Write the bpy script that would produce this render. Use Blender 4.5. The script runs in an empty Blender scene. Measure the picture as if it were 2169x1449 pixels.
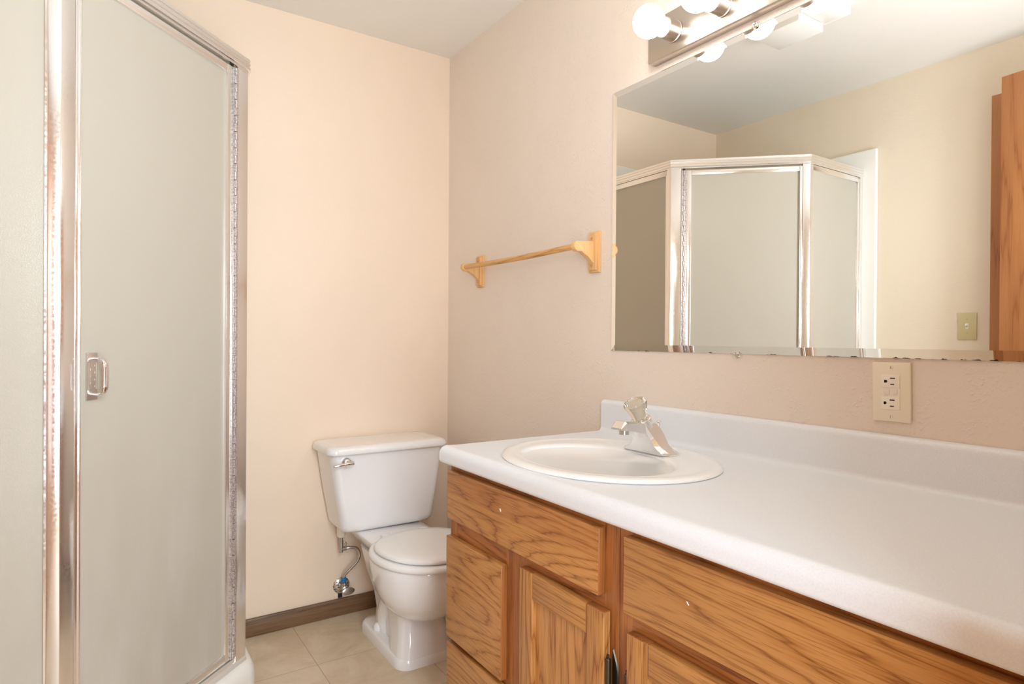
import bpy, bmesh, math, random
from mathutils import Vector, Matrix
random.seed(7)
S = bpy.context.scene
COL = S.collection
PI = math.pi

# ------------------------------------------------------------------ room dimensions (metres)
W, D, LW, H = 1.282, 2.446, -.530, 2.34       # vanity wall x, back wall y, left wall x, ceiling
FY = .10                                      # room face of the doorway wall
AX, AY, BX, BY = .372, 1.983, -.065, 1.563    # outer corners of the shower frame
MIR = W - .004

# ------------------------------------------------------------------ camera
F_PX, YAW, PITCH, ROLL, CH = 1317.27, 33.533, -.267, .384, 1.1064
a, p, r = (math.radians(v) for v in (YAW, PITCH, ROLL))
Fv = Vector((math.sin(a), math.cos(a), 0)); Rv = Vector((math.cos(a), -math.sin(a), 0)); Uv = Vector((0, 0, 1))
F2 = Fv*math.cos(p) + Uv*math.sin(p); U2 = Uv*math.cos(p) - Fv*math.sin(p)
R3 = Rv*math.cos(r) + U2*math.sin(r); U3 = U2*math.cos(r) - Rv*math.sin(r)
cam = bpy.data.cameras.new('camera'); co = bpy.data.objects.new('camera', cam); COL.objects.link(co)
cam.sensor_width = 36; cam.sensor_fit = 'HORIZONTAL'; cam.lens = F_PX*36/2169
cam.clip_start = .02; cam.clip_end = 50
m = Matrix((R3, U3, -F2)).transposed().to_4x4(); m.translation = Vector((0, 0, CH)); co.matrix_world = m
S.camera = co

# ------------------------------------------------------------------ world, lamps, exposure
S.view_settings.view_transform = 'Standard'; S.view_settings.look = 'None'
S.view_settings.exposure = 0.55; S.view_settings.gamma = 1.0; S.view_settings.use_curve_mapping = False
S.cycles.max_bounces = 14; S.cycles.diffuse_bounces = 7; S.cycles.glossy_bounces = 6; S.cycles.transmission_bounces = 10
S.cycles.sample_clamp_indirect = 6
w = bpy.data.worlds.new('world'); S.world = w; w.use_nodes = True
w.node_tree.nodes['Background'].inputs[0].default_value = (.9, .95, 1, 1)
w.node_tree.nodes['Background'].inputs[1].default_value = .3
BULB = 10.5
def area(name, loc, target, sx, sy, power, col):
    l = bpy.data.lights.new(name, 'AREA'); l.shape = 'RECTANGLE'; l.size = sx; l.size_y = sy; l.energy = power; l.color = col
    o = bpy.data.objects.new(name, l); COL.objects.link(o); o.location = loc
    o.rotation_euler = (Vector(target)-Vector(loc)).to_track_quat('-Z', 'Y').to_euler(); return o
area('doorway_fill', (.27, -.42, 1.25), (1.15, 1.25, 1.15), .62, 2.0, 34, (.80, .90, 1.0))  # added fill lamp behind the camera, standing in for light through the doorway
area('bounced_flash', (.16, .38, 1.45), (.05, 1.45, 2.34), .5, .5, 6.5, (.80, .90, 1.0))

# ------------------------------------------------------------------ materials
def srgb(r, g, b):
    f = lambda c: (c/255/12.92) if c <= 10 else ((c/255+.055)/1.055)**2.4
    return (f(r), f(g), f(b), 1)
def mat(name, col, rough=.5, metal=0, spec=.5, coat=0):
    m = bpy.data.materials.new(name); m.use_nodes = True; b = m.node_tree.nodes['Principled BSDF']
    b.inputs['Base Color'].default_value = col; b.inputs['Roughness'].default_value = rough; b.inputs['Metallic'].default_value = metal
    b.inputs['Specular IOR Level'].default_value = spec; b.inputs['Coat Weight'].default_value = coat; b.inputs['Coat Roughness'].default_value = .08
    return m, m.node_tree, b
def N(t, kind, **kw):
    n = t.nodes.new(kind)
    for k, v in kw.items():
        if hasattr(n, k) and not k in n.inputs: setattr(n, k, v)
        else: n.inputs[k].default_value = v
    return n
def mth(t, op, a_, b_=None):
    n = t.nodes.new('ShaderNodeMath'); n.operation = op
    for i, v in enumerate((a_, b_)):
        if v is None: continue
        if isinstance(v, (int, float)): n.inputs[i].default_value = v
        else: t.links.new(v, n.inputs[i])
    return n.outputs[0]
def ramp(t, src, stops):
    n = t.nodes.new('ShaderNodeValToRGB'); e = n.color_ramp.elements
    while len(e) < len(stops): e.new(.5)
    for el, (q_, c) in zip(e, stops): el.position = q_; el.color = c
    t.links.new(src, n.inputs[0]); return n
def mixc(t, fac, c1, c2, mode='MIX'):
    n = t.nodes.new('ShaderNodeMix'); n.data_type = 'RGBA'; n.blend_type = mode
    for idx, v in ((0, fac), (6, c1), (7, c2)):
        if isinstance(v, (int, float, tuple)): n.inputs[idx].default_value = v
        else: t.links.new(v, n.inputs[idx])
    return n.outputs[2]
def bump(t, b, h, strength, dist):
    n = t.nodes.new('ShaderNodeBump'); n.inputs['Strength'].default_value = strength; n.inputs['Distance'].default_value = dist
    t.links.new(h, n.inputs['Height']); t.links.new(n.outputs[0], b.inputs['Normal'])

def paint(name, col, amount, rough):
    """painted drywall with a light splatter texture"""
    m, t, b = mat(name, col, rough, spec=.4)
    g = N(t, 'ShaderNodeNewGeometry')
    n1 = N(t, 'ShaderNodeTexNoise', Scale=150.0, Detail=2.0, Roughness=.5); t.links.new(g.outputs['Position'], n1.inputs['Vector'])
    n2 = N(t, 'ShaderNodeTexNoise', Scale=16.0, Detail=2.0); t.links.new(g.outputs['Position'], n2.inputs['Vector'])
    n3 = N(t, 'ShaderNodeTexNoise', Scale=260.0, Detail=2.0); t.links.new(g.outputs['Position'], n3.inputs['Vector'])
    r1 = ramp(t, n1.outputs[0], [(.52, (0, 0, 0, 1)), (.80, (1, 1, 1, 1))])
    r2 = ramp(t, n2.outputs[0], [(.40, (.25, .25, .25, 1)), (.60, (1, 1, 1, 1))])
    h = mth(t, 'ADD', mth(t, 'MULTIPLY', r1.outputs[0], r2.outputs[0]), mth(t, 'MULTIPLY', n3.outputs[0], .15))
    bump(t, b, h, amount, .0018)
    n4 = N(t, 'ShaderNodeTexNoise', Scale=1.7, Detail=2.0); t.links.new(g.outputs['Position'], n4.inputs['Vector'])
    f = ramp(t, n4.outputs[0], [(.3, (.97, .97, .97, 1)), (.7, (1.02, 1.02, 1.02, 1))])
    t.links.new(mixc(t, 1.0, col, f.outputs[0], 'MULTIPLY'), b.inputs['Base Color'])
    return m

def wood(name, light, mid, dark, grain='Y', rings=9.0, pores=1.0, rough=.38, seed=0.0, coat=.15, split=None):
    """lengthwise growth-ring figure, pores as fine dark dashes"""
    m, t, b = mat(name, mid, rough, coat=coat)
    tc = N(t, 'ShaderNodeTexCoord'); oi = N(t, 'ShaderNodeObjectInfo')
    off = N(t, 'ShaderNodeVectorMath', operation='SCALE'); cmb = N(t, 'ShaderNodeCombineXYZ', X=3.1, Y=5.7, Z=4.3)
    t.links.new(cmb.outputs[0], off.inputs[0]); t.links.new(mth(t, 'ADD', oi.outputs['Random'], seed), off.inputs['Scale'])
    ad = N(t, 'ShaderNodeVectorMath', operation='ADD'); t.links.new(tc.outputs['Object'], ad.inputs[0]); t.links.new(off.outputs[0], ad.inputs[1])
    if split:      # two boards glued edge to edge, figure shifted and redder above the joint
        sz = N(t, 'ShaderNodeSeparateXYZ'); t.links.new(tc.outputs['Object'], sz.inputs[0]); up = mth(t, 'GREATER_THAN', sz.outputs['Z'], split)
        c2_ = N(t, 'ShaderNodeCombineXYZ', Y=1.9); t.links.new(mth(t, 'MULTIPLY', up, 3.3), c2_.inputs[0])
        a2_ = N(t, 'ShaderNodeVectorMath', operation='ADD'); t.links.new(ad.outputs[0], a2_.inputs[0]); t.links.new(c2_.outputs[0], a2_.inputs[1]); ad = a2_
    def stretch(k):
        s = [1, 1, 1]; s['XYZ'.index(grain)] = k
        n = N(t, 'ShaderNodeVectorMath', operation='MULTIPLY'); n.inputs[1].default_value = s
        t.links.new(ad.outputs[0], n.inputs[0]); return n.outputs[0]
    warp = N(t, 'ShaderNodeTexNoise', Scale=5.5, Detail=1.0, Roughness=.4); t.links.new(stretch(.16), warp.inputs['Vector'])
    fig = N(t, 'ShaderNodeTexNoise', Scale=90.0, Detail=2.0, Roughness=.55); t.links.new(stretch(.03), fig.inputs['Vector'])
    # contour lines of a slowly varying field = cathedral figure
    fld = mth(t, 'ADD', mth(t, 'MULTIPLY', warp.outputs[0], rings), mth(t, 'MULTIPLY', fig.outputs[0], 1.0))
    fr = mth(t, 'FRACT', fld)
    rg = ramp(t, fr, [(0, dark), (.07, mid), (.35, light), (.75, light), (.93, mid), (1, dark)])
    po = N(t, 'ShaderNodeTexNoise', Scale=420.0, Detail=1.0); t.links.new(stretch(.035), po.inputs['Vector'])
    pr = ramp(t, po.outputs[0], [(.52, (1, 1, 1, 1)), (.66, (.74, .68, .60, 1))])
    br = N(t, 'ShaderNodeTexNoise', Scale=3.0, Detail=2.0); t.links.new(stretch(.3), br.inputs['Vector'])
    bb = ramp(t, br.outputs[0], [(.3, (.86, .84, .80, 1)), (.7, (1.10, 1.10, 1.10, 1))])
    c = mixc(t, pores, rg.outputs[0], mixc(t, 1.0, rg.outputs[0], pr.outputs[0], 'MULTIPLY'))
    cc = mixc(t, 1.0, c, bb.outputs[0], 'MULTIPLY')
    if split: cc = mixc(t, 1.0, cc, mixc(t, up, (1.06, 1.04, .98, 1), (.90, .80, .74, 1)), 'MULTIPLY')
    t.links.new(cc, b.inputs['Base Color'])
    bump(t, b, po.outputs[0], .12, .0006)
    return m

M = {}
M['wall_back'] = paint('peach_paint_smooth', srgb(238, 219, 197), .22, .55)
M['wall_right'] = paint('peach_paint_splatter', srgb(230, 217, 204), .55, .40)
M['wall_left'] = paint('cream_paint', srgb(234, 221, 200), .30, .5)
M['ceiling'] = paint('white_ceiling_paint', srgb(234, 232, 226), .15, .6)
OL, OM, OD = srgb(188, 134, 75), srgb(174, 118, 60), srgb(140, 87, 41)
M['oak_h'] = wood('honey_oak_horizontal', OL, OM, OD, 'Y', rings=27)
M['oak_two'] = wood('two_board_honey_oak', OL, OM, OD, 'Y', rings=22, seed=.4, split=.722)
M['oak_v'] = wood('honey_oak_vertical', OL, OM, OD, 'Z', rings=22, seed=2.3)
FL, FM, FD = srgb(176, 112, 56), srgb(160, 98, 46), srgb(128, 74, 32)
M['oak_end'] = wood('honey_oak_frame', FL, FM, FD, 'Z', rings=9, seed=1.1)
M['oak_rail'] = wood('honey_oak_frame_rail', FL, FM, FD, 'Y', rings=12, seed=1.7)
M['oak_edge'] = wood('oak_board_edge', srgb(160, 100, 50), srgb(146, 88, 42), srgb(120, 70, 32), 'Z', rings=3, pores=.4, seed=.9)
M['birch'] = wood('door_veneer', srgb(186, 124, 72), srgb(176, 113, 62), srgb(156, 94, 49), 'Z', rings=7, pores=.3, seed=.7)
M['added_door'] = wood('added_door_veneer', srgb(170, 100, 60), srgb(150, 84, 48), srgb(120, 62, 34), 'Z', rings=6, pores=.3, seed=.2)
M['base'] = wood('walnut_baseboard', srgb(122, 92, 64), srgb(104, 76, 50), srgb(80, 56, 36), 'X', rings=6, rough=.5)
M['pine'] = wood('golden_maple', srgb(232, 188, 130), srgb(224, 174, 112), srgb(206, 152, 90), 'Z', rings=4, pores=.3, rough=.4)
M['rod'] = wood('golden_oak_rod', srgb(218, 168, 104), srgb(202, 148, 84), srgb(172, 118, 60), 'Y', rings=14, pores=.8, rough=.4)
M['porcelain'] = mat('white_porcelain', srgb(238, 238, 238), .14, coat=.4)[0]
M['seatp'] = mat('white_seat_plastic', srgb(237, 237, 236), .22)[0]
M['sinkp'] = mat('warm_white_enamel', srgb(240, 241, 241), .22, coat=.25)[0]
M['chrome'] = mat('chrome', (.86, .86, .87, 1), .07, 1)[0]
M['nickel'] = mat('brushed_nickel', (.62, .56, .50, 1), .28, 1)[0]
M['steel'] = mat('dull_plated_steel', (.55, .53, .50, 1), .3, 1)[0]
M['plate'] = mat('dulled_chrome', (.62, .57, .52, 1), .3, .85)[0]
M['bronze'] = mat('antique_bronze', (.10, .085, .06, 1), .35, .9)[0]
M['ivory'] = mat('ivory_plastic', srgb(234, 224, 202), .35)[0]
M['ivory_lt'] = mat('pale_ivory_plastic', srgb(238, 230, 214), .35)[0]
M['pinkw'] = mat('faded_white_plastic', srgb(230, 218, 206), .35)[0]
M['almond'] = mat('almond_plastic', srgb(206, 196, 150), .35)[0]
M['black'] = mat('black_gap', (.012, .011, .010, 1), .7)[0]
M['dark'] = mat('dark_slot', (.03, .02, .012, 1), .6)[0]
M['blue'] = mat('blue_tag', srgb(20, 120, 190), .45)[0]
M['white_pl'] = mat('white_plastic', srgb(236, 236, 232), .35)[0]
M['surround'] = mat('white_fibreglass', srgb(236, 236, 230), .22, coat=.3)[0]
# aluminium with faint drawn lines and water spots
m, t, b = mat('bright_aluminium', (.88, .86, .84, 1), .2, .92); M['alu'] = m
g = N(t, 'ShaderNodeNewGeometry'); n = N(t, 'ShaderNodeTexNoise', Scale=160.0, Detail=3.0); t.links.new(g.outputs['Position'], n.inputs['Vector'])
t.links.new(ramp(t, n.outputs[0], [(.35, (.13, .13, .13, 1)), (.75, (.24, .24, .24, 1))]).outputs[0], b.inputs['Roughness'])
m, t, b = mat('scummed_aluminium', (.80, .78, .74, 1), .38, .6); M['sill'] = m
# corroded hinge metal
m, t, b = mat('worn_hinge_metal', (.72, .70, .72, 1), .3, .9); M['hinge'] = m
g = N(t, 'ShaderNodeNewGeometry'); n = N(t, 'ShaderNodeTexNoise', Scale=240.0, Detail=3.0); t.links.new(g.outputs['Position'], n.inputs['Vector'])
t.links.new(ramp(t, n.outputs[0], [(.40, (.52, .50, .52, 1)), (.58, (.80, .79, .80, 1))]).outputs[0], b.inputs['Base Color'])
# rust-speckled escutcheon
m, t, b = mat('rust_speckled_plate', (.6, .57, .52, 1), .35, .8); M['rust'] = m
g = N(t, 'ShaderNodeNewGeometry'); n = N(t, 'ShaderNodeTexNoise', Scale=190.0, Detail=2.0); t.links.new(g.outputs['Position'], n.inputs['Vector'])
t.links.new(ramp(t, n.outputs[0], [(.50, (.62, .60, .55, 1)), (.58, (.16, .08, .04, 1))]).outputs[0], b.inputs['Base Color'])
# mirror
m, t, b = mat('mirror_silver', (.935, .925, .895, 1), .0, 1); M['mirror'] = m
g = N(t, 'ShaderNodeNewGeometry'); sx = N(t, 'ShaderNodeSeparateXYZ'); t.links.new(g.outputs['Position'], sx.inputs[0])
n = N(t, 'ShaderNodeTexNoise', Scale=46.0, Detail=3.0); t.links.new(g.outputs['Position'], n.inputs['Vector'])
low = mth(t, 'LESS_THAN', sx.outputs['Z'], mth(t, 'ADD', 1.0752, mth(t, 'MULTIPLY', mth(t, 'SUBTRACT', n.outputs[0], .60), .018)))
t.links.new(mixc(t, low, (.935, .925, .895, 1), (.05, .045, .04, 1)), b.inputs['Base Color'])
# laminate worktop: white with fine grey fleck
m, t, b = mat('flecked_white_laminate', srgb(226, 227, 232), .34); M['lam'] = m
g = N(t, 'ShaderNodeNewGeometry'); n = N(t, 'ShaderNodeTexNoise', Scale=420.0, Detail=3.0, Roughness=.7); t.links.new(g.outputs['Position'], n.inputs['Vector'])
t.links.new(ramp(t, n.outputs[0], [(.35, srgb(224, 228, 233)), (.6, srgb(231, 235, 239))]).outputs[0], b.inputs['Base Color'])
# floor tile
m, t, b = mat('beige_stone_tile', srgb(205, 188, 162), .42); M['tile'] = m
g = N(t, 'ShaderNodeNewGeometry'); sx = N(t, 'ShaderNodeSeparateXYZ'); t.links.new(g.outputs['Position'], sx.inputs[0])
def joint(o, c):
    f = mth(t, 'ABSOLUTE', mth(t, 'SUBTRACT', mth(t, 'FRACT', mth(t, 'ADD', mth(t, 'DIVIDE', mth(t, 'SUBTRACT', o, c), .335), 10.5)), .5))
    return mth(t, 'LESS_THAN', f, .0038)
j = mth(t, 'MAXIMUM', joint(sx.outputs['X'], .617), joint(sx.outputs['Y'], 2.11))
n = N(t, 'ShaderNodeTexNoise', Scale=6.0, Detail=9.0, Roughness=.72, Distortion=.6); t.links.new(g.outputs['Position'], n.inputs['Vector'])
rc = ramp(t, n.outputs[0], [(.33, srgb(198, 178, 150)), (.5, srgb(212, 194, 168)), (.68, srgb(224, 209, 186))])
t.links.new(mixc(t, j, rc.outputs[0], srgb(178, 158, 130)), b.inputs['Base Color'])
bump(t, b, mth(t, 'SUBTRACT', 1.0, j), .5, .0015)
# bulbs: white glass that gives off light
m = bpy.data.materials.new('lit_bulb_glass'); m.use_nodes = True; t = m.node_tree; t.nodes.clear(); M['bulb'] = m
e = N(t, 'ShaderNodeEmission', Color=(1.0, .955, .90, 1), Strength=BULB); o = N(t, 'ShaderNodeOutputMaterial'); t.links.new(e.outputs[0], o.inputs[0])
# clear acrylic
m, t, b = mat('clear_acrylic', (.97, .95, .90, 1), .03); b.inputs['Transmission Weight'].default_value = 1; b.inputs['IOR'].default_value = 1.45; M['acrylic'] = m
# obscure shower glass: pebbled, milky with soap film low down
m = bpy.data.materials.new('obscure_shower_glass'); m.use_nodes = True; t = m.node_tree; t.nodes.clear(); M['glass'] = m
out = N(t, 'ShaderNodeOutputMaterial')
g = N(t, 'ShaderNodeNewGeometry'); sx = N(t, 'ShaderNodeSeparateXYZ'); t.links.new(g.outputs['Position'], sx.inputs[0])
st = N(t, 'ShaderNodeVectorMath', operation='MULTIPLY'); st.inputs[1].default_value = (1, 1, .25); t.links.new(g.outputs['Position'], st.inputs[0])
n = N(t, 'ShaderNodeTexNoise', Scale=7.0, Detail=5.0, Roughness=.6); t.links.new(st.outputs[0], n.inputs['Vector'])
low = ramp(t, mth(t, 'MULTIPLY', mth(t, 'SUBTRACT', 1.05, sx.outputs['Z']), 1.2), [(.0, (0, 0, 0, 1)), (1, (1, 1, 1, 1))])
film = mth(t, 'MULTIPLY', low.outputs[0], ramp(t, n.outputs[0], [(.45, (0, 0, 0, 1)), (.72, (1, 1, 1, 1))]).outputs[0])
fc = mixc(t, film, srgb(219, 213, 198), srgb(233, 229, 218))
pb = N(t, 'ShaderNodeTexNoise', Scale=420.0, Detail=1.0); t.links.new(g.outputs['Position'], pb.inputs['Vector'])
bp = N(t, 'ShaderNodeBump', Strength=.35, Distance=.0008); t.links.new(pb.outputs[0], bp.inputs['Height'])
df = N(t, 'ShaderNodeBsdfDiffuse'); t.links.new(fc, df.inputs[0])
tl = N(t, 'ShaderNodeBsdfTranslucent'); t.links.new(fc, tl.inputs[0])
rf = N(t, 'ShaderNodeBsdfRefraction', Color=(.96, .96, .92, 1), Roughness=.36, IOR=1.12); t.links.new(bp.outputs[0], rf.inputs['Normal'])
gl = N(t, 'ShaderNodeBsdfGlossy', Color=(1, 1, 1, 1), Roughness=.22); t.links.new(bp.outputs[0], gl.inputs['Normal'])
def mixs(f, a_, b_):
    n = t.nodes.new('ShaderNodeMixShader')
    if isinstance(f, float): n.inputs[0].default_value = f
    else: t.links.new(f, n.inputs[0])
    t.links.new(a_.outputs[0], n.inputs[1]); t.links.new(b_.outputs[0], n.inputs[2]); return n
s1 = mixs(.32, df, tl); s2 = mixs(.12, s1, rf)
fn = N(t, 'ShaderNodeFresnel', IOR=1.4)
t.links.new(mixs(fn.outputs[0], s2, gl).outputs[0], out.inputs[0])

# ------------------------------------------------------------------ mesh helpers
OFF = {}
def BM(): return bmesh.new()
def merge(bm, tmp, mtx=None):
    if mtx is not None: tmp.transform(mtx)
    me = bpy.data.meshes.new('t'); tmp.to_mesh(me); tmp.free(); bm.from_mesh(me); bpy.data.meshes.remove(me)
def box(bm, x0, x1, y0, y1, z0, z1, bev=0, seg=2, mtx=None):
    t_ = bmesh.new(); bmesh.ops.create_cube(t_, size=1)
    bmesh.ops.scale(t_, vec=(abs(x1-x0), abs(y1-y0), abs(z1-z0)), verts=t_.verts)
    bmesh.ops.translate(t_, vec=((x0+x1)/2, (y0+y1)/2, (z0+z1)/2), verts=t_.verts)
    if bev: bmesh.ops.bevel(t_, geom=t_.edges[:], offset=bev, segments=seg, affect='EDGES', profile=.5)
    merge(bm, t_, mtx)
def prism(bm, pts, v0, v1, bev=0, seg=2, mtx=None):
    """pts: 3D points of one face, extruded by vector v1 (v0 offset)"""
    t_ = bmesh.new(); v0 = Vector(v0); v1 = Vector(v1)
    f = t_.faces.new([t_.verts.new(Vector(q_)+v0) for q_ in pts])
    r_ = bmesh.ops.extrude_face_region(t_, geom=[f]); bmesh.ops.translate(t_, vec=v1, verts=[e_ for e_ in r_['geom'] if isinstance(e_, bmesh.types.BMVert)])
    bmesh.ops.recalc_face_normals(t_, faces=t_.faces[:])
    if bev: bmesh.ops.bevel(t_, geom=t_.edges[:], offset=bev, segments=seg, affect='EDGES', profile=.5)
    merge(bm, t_, mtx)
def loft(bm, rings, cap0=True, cap1=True, closed=True):
    t_ = bmesh.new(); vs = [[t_.verts.new(q_) for q_ in rg_] for rg_ in rings]; n_ = len(vs[0])
    for A_, B_ in zip(vs, vs[1:]):
        for i in range(n_ if closed else n_-1):
            k = (i+1) % n_; t_.faces.new((A_[i], A_[k], B_[k], B_[i]))
    if cap0: t_.faces.new(vs[0][::-1])
    if cap1: t_.faces.new(vs[-1])
    bmesh.ops.recalc_face_normals(t_, faces=t_.faces[:]); merge(bm, t_)
def oval(cx, cy, ax, ay, z, n_=64, e=2.0, ay2=None):
    """superellipse ring; ay2 = half length towards -y when different"""
    out = []
    for i in range(n_):
        th = 2*PI*i/n_; c, s = math.cos(th), math.sin(th)
        yy = ay if s >= 0 or ay2 is None else ay2
        out.append((cx+ax*math.copysign(abs(c)**(2/e), c), cy+yy*math.copysign(abs(s)**(2/e), s), z))
    return out
def rrect(x0, x1, y0, y1, r_, z, n_=6):
    out = []
    for cx_, cy_, a0 in ((x1-r_, y1-r_, 0), (x0+r_, y1-r_, 90), (x0+r_, y0+r_, 180), (x1-r_, y0+r_, 270)):
        for i in range(n_+1):
            th = math.radians(a0+90*i/n_); out.append((cx_+r_*math.cos(th), cy_+r_*math.sin(th), z))
    return out
def frame_of(d):
    d = Vector(d).normalized(); u = d.orthogonal().normalized(); return d, u, d.cross(u)
def tube(bm, pts, rad, n_=16, caps=True):
    pts = [Vector(q_) for q_ in pts]; rads = rad if isinstance(rad, (list, tuple)) else [rad]*len(pts)
    d, u, v = frame_of(pts[1]-pts[0]); rings = []
    for i, q_ in enumerate(pts):
        t1 = (pts[min(i+1, len(pts)-1)]-pts[max(i-1, 0)]).normalized()
        u = (u-t1*u.dot(t1)).normalized(); v = t1.cross(u)
        rings.append([q_+(u*math.cos(2*PI*k/n_)+v*math.sin(2*PI*k/n_))*rads[i] for k in range(n_)])
    loft(bm, rings, caps, caps)
def lathe(bm, prof, c, axis, n_=32, sx_=1, caps=True):
    """prof: (radius, distance along axis)"""
    d, u, v = frame_of(axis); c = Vector(c)
    loft(bm, [[c+d*z+(u*math.cos(2*PI*k/n_)*sx_+v*math.sin(2*PI*k/n_))*max(r_, 1e-5) for k in range(n_)] for r_, z in prof], caps, caps)
def smooth_path(pts, k=8):
    P = [Vector(q_) for q_ in pts]; P = [P[0]*2-P[1]]+P+[P[-1]*2-P[-2]]; out = []
    for i in range(1, len(P)-2):
        for j_ in range(k):
            s = j_/k; a_, b_, c_, d_ = P[i-1:i+3]
            out.append(.5*((2*b_)+(c_-a_)*s+(2*a_-5*b_+4*c_-d_)*s*s+(3*b_-a_-3*c_+d_)*s**3))
    return out+[P[-2]]
def ob(name, bm, material, parent=None, angle=35, loc=None):
    off = OFF[parent.name] if parent else Vector(loc) if loc is not None else None
    bmesh.ops.recalc_face_normals(bm, faces=bm.faces[:])
    if off is None:
        xs = [v.co for v in bm.verts]
        off = Vector(((min(v.x for v in xs)+max(v.x for v in xs))/2, (min(v.y for v in xs)+max(v.y for v in xs))/2, min(v.z for v in xs)))
    bmesh.ops.translate(bm, vec=-off, verts=bm.verts)
    me = bpy.data.meshes.new(name); bm.to_mesh(me); bm.free()
    me.polygons.foreach_set('use_smooth', [True]*len(me.polygons)); me.set_sharp_from_angle(angle=math.radians(angle))
    me.materials.append(M[material])
    if material in ('oak_h', 'oak_two', 'oak_v'):          # board ends show plain edge wood
        me.materials.append(M['oak_edge']); ax_ = 2 if material == 'oak_v' else 1
        for p_ in me.polygons:
            if abs(p_.normal[ax_]) > .35: p_.material_index = 1
    o = bpy.data.objects.new(name, me); COL.objects.link(o)
    if parent: o.parent = parent; OFF[o.name] = off
    else: o.location = off; OFF[o.name] = off
    return o
def thing(name, label, cat, loc, group=None):
    o = bpy.data.objects.new(name, None); COL.objects.link(o); o.location = loc; o.empty_display_size = .05
    o['label'] = label; o['category'] = cat
    if group: o['group'] = group
    OFF[o.name] = Vector(loc); return o
def struct(name, bm, material, label, cat):
    o = ob(name, bm, material); o['kind'] = 'structure'; o['label'] = label; o['category'] = cat; return o

# ------------------------------------------------------------------ the room
b = BM(); box(b, LW-.1, W+.1, -1.6, D+.1, -.06, 0); struct('floor', b, 'tile', 'beige mottled stone-look floor tiles with thin joints', 'floor')
b = BM(); box(b, LW-.1, W+.1, -1.6, D+.1, H, H+.06); struct('ceiling', b, 'ceiling', 'plain off-white ceiling above the whole bathroom', 'ceiling')
b = BM(); box(b, LW-.1, W+.1, D, D+.1, 0, H); struct('wall_back', b, 'wall_back', 'peach painted wall behind the toilet', 'wall')
b = BM(); box(b, W, W+.1, -1.5, D, 0, H); struct('wall_right', b, 'wall_right', 'peach splatter-textured wall carrying mirror and towel bar', 'wall')
b = BM(); box(b, LW-.1, LW, -1.5, D, 0, H); struct('wall_left', b, 'wall_left', 'cream wall with light switch seen in the mirror', 'wall')
DX0, DX1, DH = -.29, .52, 2.12
b = BM()
box(b, LW, DX0, FY-.11, FY, 0, H); box(b, DX1, W, FY-.11, FY, 0, H); box(b, DX0, DX1, FY-.11, FY, DH, H)
struct('wall_front', b, 'wall_left', 'wall with the doorway at the near end of the bathroom', 'wall')
b = BM(); box(b, LW-.1, W+.1, -1.6, -1.5, 0, H); struct('wall_hall', b, 'wall_left', 'hall wall facing the bathroom doorway', 'wall')
# doorway lining
b = BM()
for x0, x1 in ((DX0, DX0+.016), (DX1-.016, DX1)): box(b, x0, x1, FY-.112, FY+.002, 0, DH)
box(b, DX0, DX1, FY-.112, FY+.002, DH-.016, DH)
struct('trim_1', b, 'birch', 'wooden lining of the bathroom doorway', 'trim')
# unseen hall door behind the camera, added so the shower post reflects brown
b = BM(); box(b, LW+.01, -.02, -1.498, -1.46, .01, 2.05, .002)
struct('door_2', b, 'added_door', 'reddish-brown wooden door added in the hall for the shower post to reflect', 'door')
# bathroom door standing open along the left wall
b = BM()
ang = math.radians(97.4); mt = Matrix.Translation((DX0+.012, FY+.012, 0)) @ Matrix.Rotation(ang, 4, 'Z')
box(b, 0, .875, 0, .035, .012, 2.146, .0015, mtx=mt)
struct('door_1', b, 'birch', 'plain wood veneer door standing open, seen in the mirror', 'door')
# casing on the left wall behind the door
b = BM(); box(b, LW, LW+.014, .99, 1.055, 0, 2.125, .003); box(b, LW, LW+.014, .2, .99, 2.065, 2.125, .003); box(b, LW, LW+.014, .2, .26, 0, 2.065, .003)
struct('trim_2', b, 'birch', 'narrow wood casing on the left wall behind the open door', 'trim')
b = BM(); box(b, AX+.05, W, D-.013, D, 0, .067, .003); struct('baseboard_back', b, 'base', 'dark brown wood baseboard behind the toilet', 'baseboard')
b = BM(); box(b, W-.013, W, 1.405, D-.013, 0, .067, .003); struct('baseboard_right', b, 'base', 'dark brown wood baseboard beside the toilet', 'baseboard')
b = BM(); box(b, LW, LW+.013, 1.06, 1.50, 0, .067, .003); struct('baseboard_left', b, 'base', 'dark brown wood baseboard on the left wall', 'baseboard')

# ------------------------------------------------------------------ shower
dv = Vector((AX-BX, AY-BY, 0)); DL = dv.length; dv.normalize(); nin = Vector((-dv.y, dv.x, 0))   # inward normal
B0 = Vector((BX, BY, 0))
def dpt(s, d=0, z=0): return B0+dv*s+nin*d+Vector((0, 0, z))
def dbox(bm, s0, s1, d0, d1, z0, z1, bev=0, seg=2):
    mt_ = Matrix(((dv.x, nin.x, 0, BX), (dv.y, nin.y, 0, BY), (0, 0, 1, 0), (0, 0, 0, 1)))
    box(bm, s0, s1, d0, d1, z0, z1, bev, seg, mt_)
def path_pt(d):
    """the frame line offset inwards by d: back wall, corner A, corner B, left wall"""
    xa = AX-d; yb = BY+d
    q0 = B0+nin*d
    ya = q0.y+(xa-q0.x)*dv.y/dv.x; xb = q0.x+(yb-q0.y)*dv.x/dv.y
    return [(xa, D-.001), (xa, ya), (xb, yb), (LW+.001, yb)]
def rail(bm, prof):
    rows = [path_pt(d) for d, z in prof]
    loft(bm, [[(rows[k][i][0], rows[k][i][1], prof[k][1]) for k in range(len(prof))] for i in range(4)])
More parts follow.
